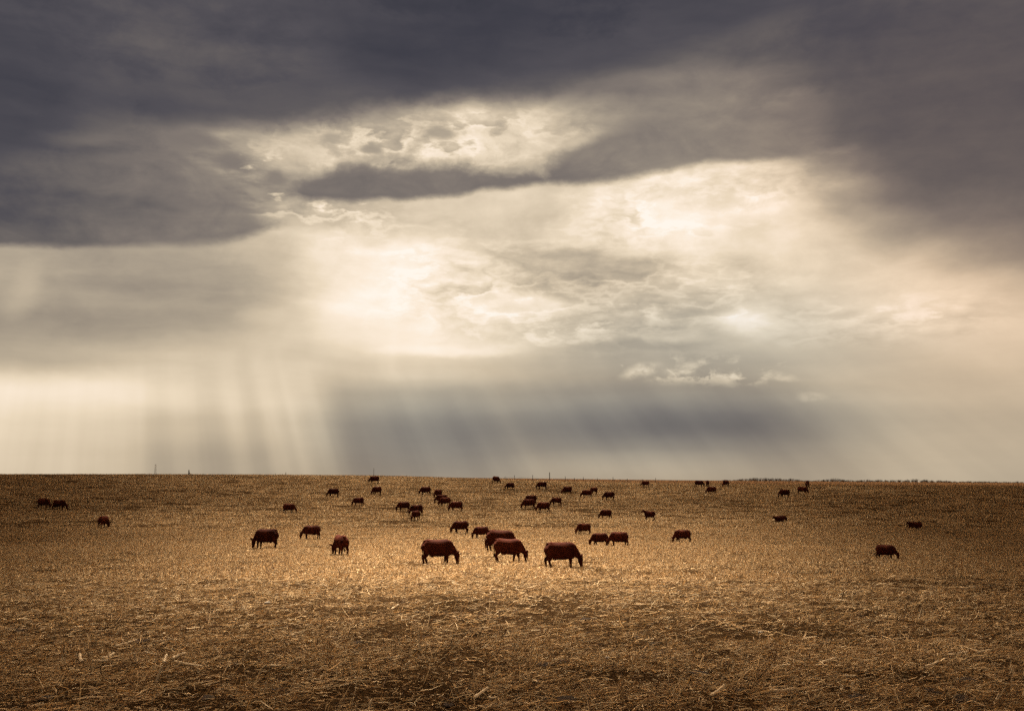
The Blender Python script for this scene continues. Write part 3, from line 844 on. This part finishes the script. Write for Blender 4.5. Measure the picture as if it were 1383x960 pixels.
def hoof_mesh():
    bm = bmesh.new()
    for sgn in (-1, 1):
        b = [bm.verts.new(p) for p in ((-.068, sgn * .004, 0), (.085, sgn * .004, 0), (.072, sgn * .05, 0), (-.03, sgn * .07, 0), (-.066, sgn * .05, 0))]
        u = [bm.verts.new(p) for p in ((-.05, sgn * .004, .075), (.045, sgn * .004, .085), (.04, sgn * .045, .082), (-.02, sgn * .06, .078), (-.05, sgn * .045, .075))]
        for k in range(5): bm.faces.new((b[k], b[(k + 1) % 5], u[(k + 1) % 5], u[k]))
        bm.faces.new(b); bm.faces.new(u)
    bmesh.ops.recalc_face_normals(bm, faces=bm.faces)
    me = bpy.data.meshes.new('hoof'); bm.to_mesh(me); bm.free(); me.materials.append(M_hoof); return me
def eye_mesh():
    bm = bmesh.new(); bmesh.ops.create_icosphere(bm, subdivisions=1, radius=0.022)
    me = bpy.data.meshes.new('eye'); bm.to_mesh(me); bm.free(); me.materials.append(M_eye); return me
def switch_mesh():
    bm = bmesh.new(); rs = random.Random(3)
    for k in range(14):
        a = rs.uniform(0, 6.28); r = rs.uniform(0.01, 0.035); l = rs.uniform(.16, .26)
        tube(bm, [(0, 0, .05), (math.cos(a) * r * .9, math.sin(a) * r * .9, -.06), (math.cos(a) * r * 1.1, math.sin(a) * r * 1.1, -l * .75), (math.cos(a) * r * .4, math.sin(a) * r * .4, -l)], [.012, .017, .014, .003], 5)
    bmesh.ops.recalc_face_normals(bm, faces=bm.faces)
    me = bpy.data.meshes.new('tail_switch'); bm.to_mesh(me); bm.free(); me.materials.append(M_hair); return me
ME_HOOF, ME_EYE, ME_SWITCH = hoof_mesh(), eye_mesh(), switch_mesh()

POSE = {
 'a': cow_mesh((0.06, -0.10, -0.06, 0.12), 'graze', 0.05, 1.02, tail_sway=0.02),
 'b': cow_mesh((-0.12, 0.16, 0.14, -0.08), 'graze', 0.45, 1.0, tail_sway=-0.05),
 'c': cow_mesh((0.02, 0.10, 0.16, -0.10), 'graze', -0.25, 1.04, tail_sway=0.10),
 'd': cow_mesh((0.12, -0.04, -0.12, 0.06), 'graze', 0.20, 0.95, tail_sway=0.04),
 'e': cow_mesh((-0.08, 0.08, 0.02, 0.16), 'low', -0.35, 1.0, tail_sway=0.0),
 'u': cow_mesh((0.03, -0.05, -0.05, 0.08), 'up', 0.35, 1.0, tail_sway=0.05),
 'l': cow_mesh(head='rest', turn=0.5, lying=True, detail=1.0),
 't': cow_mesh((0.02, -0.05, -0.05, 0.08), 'graze', 0.1, 1.0, tail_sway=0.55)}

# x centre, feet y, height in px (0 = usual size), heading (0 right, 90 away, 180 left, 270 to camera), pose, label
COWS = [
 (594.5, 763.5, 34.5, 4, 'a', 'big dark red cow grazing broadside, tail hanging clear, no cow behind its back'),
 (689.5, 761.5, 32, -14, 'b', 'reddest of three big grazing cows, two more cows hidden behind its back'),
 (761.5, 769, 35, 2, 'c', 'big dark red cow stepping forward while grazing, closest to the littered straw'),
 (678, 747, 30, -6, 'a', 'dark cow mostly hidden behind the reddest of three big cows'),
 (672, 741, 24, 186, 'd', 'dark cow facing left, sandwiched behind two overlapping cows, only back and head showing'),
 (648.5, 727, 16, 178, 'c', 'small dark cow grazing just ahead of the overlapping trio of cows'),
 (620.5, 720.5, 17, 184, 'a', 'dark cow grazing alone above the big broadside cow with no neighbour touching'),
 (458.5, 750.5, 27.5, 122, 'd', 'red cow turned rump first with head lowered sideways and ears spread'),
 (418.5, 728, 18.5, 183, 'd', 'dark red cow grazing between the rump-first cow and the stocky cow'),
 (356.5, 741, 27, 166, 'c', 'stocky dark red cow grazing with hanging tail, farthest big cow from the trio'),
 (391.5, 692, 13, -6, 'a', 'dark cow facing right, grazing alone on the dim slope'),
 (449, 671.5, 11.5, 196, 'd', 'small reddish cow with lowered head and one thin hind leg showing'),
 (483, 684, 11.5, 205, 'c', 'small short cow alone on the slope below a foreshortened cow'),
 (508, 668, 11.5, 222, 'a', 'reddish foreshortened cow grazing below the ridge-top cow'),
 (504.5, 652.5, 10, 182, 'a', 'dark cow on the bare ridge with its back against the sky'),
 (573.5, 668.5, 11.5, 181, 'c', 'dark broadside cow grazing at the top of the slanting file'),
 (590.5, 672.5, 12, 235, 'd', 'foreshortened cow second in the slanting file'),
 (595, 680, 12, 190, 'a', 'cow third in the slanting file, overlapped by the next one'),
 (600, 684, 12, 172, 'c', 'cow fourth in the slanting file, overlapping the third'),
 (615, 690.5, 13.5, 178, 'd', 'cow at the bottom of the slanting file with a clear white gap underneath'),
 (544, 690.5, 13, 180, 'a', 'left cow of a tight trio that includes a bright red one'),
 (561, 696, 14, 193, 'b', 'right cow of a tight trio, standing behind the bright red one'),
 (560, 702, 13.5, 240, 'd', 'bright red cow turned away in front of two grazing cows'),
 (670.5, 652.5, 9.5, -40, 'a', 'dark short cow standing on the skyline beside the fence posts'),
 (688, 661, 9.5, 200, 'c', 'small cow below the skyline, between the fence end and the herd'),
 (731, 660.5, 10.5, 182, 'd', 'dark cow grazing just below the row of fence posts'),
 (765, 667.5, 11, 203, 'a', 'stocky cow with shaded neck grazing between two groups below the fence'),
 (791.5, 672.5, 11, 186, 'c', 'nearer cow of an overlapping pair below the fence'),
 (801, 667, 9.5, 215, 'd', 'smaller cow half hidden at the rear of an overlapping pair'),
 (822, 676, 11.5, 178, 't', 'dark cow swinging its tail out behind'),
 (716, 681, 14, 192, 'a', 'tall dark cow standing behind another in the group of four'),
 (713, 687, 14, 184, 'c', 'dark cow with its head deep in stubble, front of the group of four'),
 (732.5, 692, 14, 180, 'b', 'broadside cow nearest the open stubble in the group of four'),
 (750.5, 683, 11, 176, 'd', 'small cow at the tail end of the group of four'),
 (817, 700.5, 12.5, 190, 'c', 'small dark cow grazing alone between the raised-head cow and the group of four'),
 (875, 702.5, 14, 182, 'u', 'dark red cow standing with its head raised, looking along the slope'),
 (787, 721, 15.5, 196, 'd', 'single dark cow grazing just above the nose-to-tail pair'),
 (808.5, 736.5, 18, 186, 'a', 'front cow of the nose-to-tail pair grazing'),
 (834, 738, 20, 182, 'c', 'rear cow of the nose-to-tail pair, its head against the other cow'),
 (920.5, 734, 18, 184, 'd', 'red cow grazing alone where the bright stubble fades to shade'),
 (871, 657.5, 8, 180, 'a', 'tiny dark cow under the end of the fence posts'),
 (945, 657.5, 9, 4, 'c', 'dark cow bunched tightly with a foreshortened one near the hedge'),
 (955.5, 657.5, 9, 262, 'a', 'foreshortened cow pressed against the end of another near the hedge'),
 (979.5, 657.5, 9.5, 220, 'd', 'small dark cow beneath the start of the hedge'),
 (960, 667.5, 10.5, 190, 'a', 'dark cow grazing below the bunched pair near the hedge'),
 (1090.5, 658, 10.5, 250, 'c', 'reddish foreshortened cow standing right before the hedge'),
 (1085, 667.5, 10.5, -8, 'd', 'cow facing right below the cow that stands before the hedge'),
 (1058.5, 672, 11, 180, 'a', 'dark cow grazing on the dim slope below the hedge, facing left'),
 (1053.5, 704, 9.5, 160, 'l', 'small cow lying in the stubble, the shorter of two resting cows'),
 (1234.5, 714, 10.5, 172, 'l', 'longer cow lying in shaded stubble with its head raised'),
 (1198.5, 754.5, 20.5, -34, 'a', 'large dark cow grazing by itself in the shaded stubble near a resting cow'),
 (60, 686.5, 14.5, -4, 'c', 'nearly black cow with its head hidden by its shaded neighbour'),
 (81, 689, 14, -2, 'd', 'nearly black cow grazing in front of its shaded neighbour'),
 (140.5, 714, 16.5, 80, 'a', 'dark cow seen end on, standing alone in shade')]
for i, (cx, fy, hp, hd, pose, label) in enumerate(COWS):
    x, y = hit(cx, fy)
    p = POSE[pose]
    sc = hp * y / F / (p['top'] if not p['lying'] else p['top'])
    sc0 = sc
    sc = min(max(sc, 0.66), 1.18)
    if COWDEBUG: print('COW', i, round(x, 1), round(y, 1), 'scale', round(sc0, 2))
    th = R(hd)
    mid = (p['x0'] + p['x1']) / 2 * sc
    x -= math.cos(th) * mid; y -= 0.4 * math.sin(th) * mid
    e = 0.7
    gx = float(terrain(x + e, y) - terrain(x - e, y)) / (2 * e); gy = float(terrain(x, y + e) - terrain(x, y - e)) / (2 * e)
    nrm = Vector((-gx, -gy, 1)).normalized()
    fx = Vector((math.cos(th), math.sin(th), 0)); fx = (fx - nrm * fx.dot(nrm)).normalized()
    lx = nrm.cross(fx)
    m = Matrix((fx, lx, nrm)).transposed().to_4x4()
    o = link(bpy.data.objects.new('cow', p['mesh']))
    o.matrix_world = Matrix.Translation((x, y, float(terrain(x, y)) - 0.01)) @ m @ Matrix.Scale(sc, 4)
    tag(o, label, 'cow', 'grazing herd of red cows')
    if hp >= 15 and not p['lying']:
        for hx, hy in p['hoofs']:
            c = link(bpy.data.objects.new('hoof', ME_HOOF), o); c.location = (hx, hy, 0)
        for ep in p['eyes']:
            c = link(bpy.data.objects.new('eye', ME_EYE), o); c.location = ep
        c = link(bpy.data.objects.new('tail_switch', ME_SWITCH), o); c.location = p['tail']

# ------------------------------------------------------------------ fence on the ridge
def post_mesh(h, r, seed):
    rs = random.Random(seed); bm = bmesh.new()
    lean = rs.uniform(-.05, .05)
    tube(bm, [(0, 0, -0.3), (lean * .3, 0, h * .35), (lean * .8, 0, h * .8), (lean, 0, h - .02), (lean, 0, h)], [r * 1.05, r, r * .95, r * .92, r * .6], 7)
    bmesh.ops.recalc_face_normals(bm, faces=bm.faces)
    me = bpy.data.meshes.new('post'); bm.to_mesh(me); bm.free(); me.materials.append(M_wood); return me
FY = 256.0
fence = link(bpy.data.objects.new('fence', None)); tag(fence, 'thin wire fence on irregular wooden posts along the ridge', 'fence')
fence.location = (pxx(742, FY), FY, float(terrain(pxx(742, FY), FY)))
frs = random.Random(12)
pl = [(682, .8), (695, 1.35), (719, 1.5), (742, 2.3), (763, 1.4), (775, 1.1), (787, 1.3), (806, 1.15), (827, 1.5), (836, 1.0), (846, 1.15), (866, 1.1), (884, 1.5)]
q_ = 905
while q_ < 1400: pl.append((q_, frs.uniform(.6, .9))); q_ += frs.uniform(40, 90)
heads_ = []
for k, (px, h) in enumerate(pl):
    yy = FY + frs.uniform(-.5, .5); xx = pxx(px, yy); zz = float(terrain(xx, yy))
    c = link(bpy.data.objects.new('post', post_mesh(h, 0.065 if h < 2 else 0.10, k)), fence)
    c.location = Vector((xx, yy, zz)) - fence.location
    heads_.append((xx, yy, zz))
for f_ in (0.3, 0.6, 0.85):
    bm = bmesh.new()
    tube(bm, [Vector(p) - fence.location + Vector((0, -0.1, f_)) for p in heads_], [0.012] * len(heads_), 4)
    me = bpy.data.meshes.new('wire'); bm.to_mesh(me); bm.free(); me.materials.append(M_wire)
    link(bpy.data.objects.new('wire', me), fence)

# lone posts and a far mast on the left skyline
def lone_post(px, d, h, r, label):
    xx = pxx(px, d); o = link(bpy.data.objects.new('wooden_post', post_mesh(h, r, int(px))))
    o.location = (xx, d, float(terrain(xx, d))); tag(o, label, 'post'); return o
o = lone_post(258, 249, 1.25, 0.13, 'stout braced post standing alone on the bare skyline')
bm = bmesh.new(); tube(bm, [(0.55, 0, -0.1), (0.28, 0, .35), (0.04, 0, .8)], [.07, .07, .06], 6)
me = bpy.data.meshes.new('brace'); bm.to_mesh(me); bm.free(); me.materials.append(M_wood); link(bpy.data.objects.new('brace', me), o)
lone_post(388, 250, 0.75, 0.08, 'short stub of a post on the bare skyline')
lone_post(374, 250, 0.45, 0.06, 'tiny peg of a post next to the short stub')
lone_post(506, 252, 2.0, 0.05, 'thin tall stake behind the ridge-top cow')
def mast(px, d, top_y):
    xx = pxx(px, d); z0 = float(terrain(xx, d)); zt = CAMZ + (HOR - top_y) / F * d
    root = link(bpy.data.objects.new('lattice_mast', None)); root.location = (xx, d, z0)
    tag(root, 'slender pale lattice mast far beyond the ridge', 'mast')
    h = zt - z0; w0, w1_ = 0.55, 0.22
    cor = [(-1, -1), (1, -1), (1, 1), (-1, 1)]
    for a, b in cor:
        bm = bmesh.new(); tube(bm, [(a * w0, b * w0, -.3), (a * w1_, b * w1_, h)], [.05, .04], 5)
        me = bpy.data.meshes.new('leg'); bm.to_mesh(me); bm.free(); me.materials.append(M_steel); link(bpy.data.objects.new('leg', me), root)
    bm = bmesh.new(); nlev = 14
    for i in range(nlev):
        f0, f1 = i / nlev, (i + 1) / nlev
        wa, wb = w0 + (w1_ - w0) * f0, w0 + (w1_ - w0) * f1
        for k in range(4):
            a, b = cor[k], cor[(k + 1) % 4]
            tube(bm, [(a[0] * wa, a[1] * wa, h * f0), (b[0] * wb, b[1] * wb, h * f1)], [.02, .02], 4)
    me = bpy.data.meshes.new('bracing'); bm.to_mesh(me); bm.free(); me.materials.append(M_steel); link(bpy.data.objects.new('bracing', me), root)
mast(213, 620, 627)

# ------------------------------------------------------------------ far hedge of bare bushes
def hedge():
    rs = np.random.default_rng(5)
    P0_, P1_, Rr = [], [], []
    n = 330
    for k in range(n):
        px = 975 + (k / n) * 470 + rs.uniform(-3, 3)
        d = 590 + rs.uniform(-8, 14)
        grp = vnoise(np.array(px / 28.0), np.array(1.0), 8); h = (0.25 + 1.3 * float(grp) ** 1.8 + rs.uniform(0, .9) ** 2) * (0.45 + .55 * min(1, abs(px - 960) / 60)) * (1.0 if px < 1250 else .75)
        x0 = pxx(px, d); z0 = float(terrain(x0, d))
        for j in range(16):
            a = rs.uniform(0, 6.283); sp = rs.uniform(.1, .75); hh = h * rs.uniform(.5, 1)
            b0 = np.array([x0 + rs.normal(0, .35), d + rs.normal(0, .35), z0 - .1]); b1 = b0 + np.array([math.cos(a) * sp, math.sin(a) * sp, hh * .6]); b2 = b1 + np.array([math.cos(a) * sp * .5 + rs.normal(0, .15), math.sin(a) * sp * .5, hh * .45])
            P0_ += [b0, b1]; P1_ += [b1, b2]; Rr += [.06, .045]
    P0_, P1_, Rr = np.array(P0_), np.array(P1_), np.array(Rr)
    V = []; c3 = [0, 2.094, 4.189]
    for a in c3:
        V.append(P0_ + np.stack([np.cos(a) * Rr, np.sin(a) * Rr, 0 * Rr], -1))
    for a in c3:
        V.append(P1_ + np.stack([np.cos(a) * Rr, np.sin(a) * Rr, 0 * Rr], -1) * .7)
    V = np.stack(V, 1).reshape(-1, 3); b = (np.arange(len(P0_)) * 6)[:, None, None]
    q = np.array([[0, 1, 4, 3], [1, 2, 5, 4], [2, 0, 3, 5]])[None] + b
    me = npmesh('hedgerow', V, q.reshape(-1, 4), M_twig)
    tag(link(bpy.data.objects.new('hedgerow', me)), 'low ragged line of bare bushes along the far horizon', 'hedge', kind='stuff')
hedge()

# ------------------------------------------------------------------ loose stalks, stones and dark hollow lumps in the foreground
def stalk_mesh(L, r, seed):
    rs = random.Random(seed); bm = bmesh.new()
    n = 5; pts = []; rad = []
    b1, b2 = rs.uniform(-.12, .12), rs.uniform(-.05, .08)
    for i in range(n):
        f_ = i / (n - 1) - .5
        pts.append((f_ * L, b1 * L * (f_ * f_ - .25), b2 * L * (f_ * f_ - .25))); rad.append(r * (1.0 - .25 * (f_ + .5)) * (1.25 if i in (1, 3) else 1.0))
    tube(bm, pts, rad, 6)
    bmesh.ops.recalc_face_normals(bm, faces=bm.faces)
    me = bpy.data.meshes.new('corn_stalk'); bm.to_mesh(me); bm.free(); me.materials.append(M_stalk); return me
STALKS = [stalk_mesh(1.0, 0.034, k) for k in range(6)]
# photo ends x0,y0,x1,y1 of stalks that stand out
ST = [(118, 857, 160, 853), (155, 876, 195, 866), (183, 881, 186, 897), (111, 899, 122, 886), (210, 920, 217, 893), (235, 896, 259, 913), (195, 881, 207, 887), (222, 898, 243, 878), (137, 893, 160, 888), (205, 870, 232, 872), (325, 897, 335, 878), (288, 868, 297, 880), (222, 858, 212, 868), (125, 898, 140, 904), (365, 902, 377, 908), (86, 888, 89, 901), (232, 893, 256, 887), (285, 884, 290, 868),
      (543, 840, 553, 842), (529, 826, 540, 823), (674, 822, 677, 838), (718, 855, 731, 859), (742, 853, 744, 862), (564, 852, 568, 884), (551, 903, 553, 890), (640, 945, 660, 930), (660, 945, 672, 953), (787, 921, 795, 930), (811, 907, 814, 900), (707, 910, 709, 921), (500, 960, 501, 941), (863, 826, 865, 815), (520, 894, 545, 895),
      (1110, 898, 1122, 889), (1010, 899, 1012, 888), (1140, 915, 1160, 918), (1250, 905, 1262, 900), (1280, 890, 1300, 884), (1135, 932, 1137, 924), (1152, 930, 1154, 919), (1320, 888, 1330, 880), (960, 948, 975, 938), (1040, 943, 1070, 940), (1345, 950, 1352, 938), (930, 830, 934, 815), (1240, 840, 1246, 822)]
srs = random.Random(4)
for k, (x0, y0, x1, y1) in enumerate(ST):
    ax, ay = hit(x0, y0, 60); bx, by = hit(x1, y1, 60)
    steep = abs(x1 - x0) < 0.8 * abs(y1 - y0)
    if steep:      # standing or leaning: keep the foot, raise the top
        if y0 < y1: ax, ay, x0, y0, x1, y1 = bx, by, x1, y1, x0, y0
        a = Vector((ax, ay, float(terrain(ax, ay)) - .02))
        b = a + Vector(((x1 - x0) / F * ay, srs.uniform(-.08, .08), abs(y1 - y0) / F * ay * 0.95))
    else:
        a = Vector((ax, ay, float(terrain(ax, ay)) + .05)); by = ay + (by - ay) * .6
        b = Vector((bx, by, float(terrain(bx, by)) + srs.uniform(.06, .14)))
    v = b - a
    o = link(bpy.data.objects.new('corn_stalk', STALKS[k % 6]))
    rq = v.to_track_quat('X', 'Z')
    r_ = srs.uniform(.55, .95)
    o.matrix_world = Matrix.Translation((a + b) / 2) @ rq.to_matrix().to_4x4() @ Matrix.Diagonal((v.length, r_, r_, 1))
    if steep: tag(o, 'pale broken corn stalk sticking up out of the straw litter', 'corn stalk', 'stalks sticking up from the litter')
    else: tag(o, 'pale dry corn stalk lying across the straw litter', 'corn stalk', 'stalks lying on the litter')

def lump(r, seed, squash=.6, sub=2, amp=.35, mat=None, name='stone'):
    rs = np.random.default_rng(seed); bm = bmesh.new(); bmesh.ops.create_icosphere(bm, subdivisions=sub, radius=1)
    for v in bm.verts:
        p = v.co; k = 1 + amp * (float(fbm(p.x * 1.7 + seed, p.y * 1.7 + p.z * 1.3, seed, 3)) - .5) * 2
        v.co = Vector((p.x * k * 1.25, p.y * k, p.z * k * squash)) * r
    me = bpy.data.meshes.new(name); bm.to_mesh(me); bm.free(); me.materials.append(mat)
    for f_ in me.polygons: f_.use_smooth = True
    return me
for px, py, r, lab in ((820, 893, .045, 'pale rounded stone lying in the open litter'), (361, 817, .075, 'larger pale flat stone out in the brighter straw'), (1027, 855, .05, 'small pale stone beside a dark hollow lump')):
    x, y = hit(px, py, 60); o = link(bpy.data.objects.new('stone', lump(r, int(px), .65, 2, .3, M_stone)))
    o.location = (x, y, float(terrain(x, y)) + .05); tag(o, lab, 'stone')
CL = [(483, 869, 13, 2), (735, 901, 18, 2.5), (762, 896, 15, 2), (765, 949, 24, 4), (735, 945, 14, 3), (885, 869, 13, 2), (945, 911, 20, 6), (1063, 931, 18, 4), (1155, 944, 24, 6), (1165, 941, 16, 4), (1260, 938, 20, 5), (1305, 920, 24, 4), (1305, 951, 26, 6), (1193, 860, 9, 2.5), (1037, 826, 10, 2), (280, 942, 18, 3), (190, 868, 20, 3), (375, 930, 16, 3), (1350, 880, 16, 4), (1000, 940, 16, 4), (1240, 876, 16, 2), (790, 838, 14, 2), (860, 861, 10, 2), (30, 850, 18, 4), (60, 940, 18, 4), (605, 955, 14, 3)]
for k, (px, py, w, h) in enumerate(CL):  # dark soil-coloured lumps standing in for shadowed hollows in the litter
    x, y = hit(px, py, 60); s_ = w / F * y
    o = link(bpy.data.objects.new('soil_clod', lump(1.0, 50 + k, .28, 3, .5, M_hollow, 'soil_clod')))
    o.scale = (s_ * .42, s_ * .9, s_ * .42); o.location = (x, y, float(terrain(x, y)) + .015)
    tag(o, 'low dark soil lump standing in for a shadowed hollow in the litter', 'dark hollow', 'dark hollow lumps in the foreground')
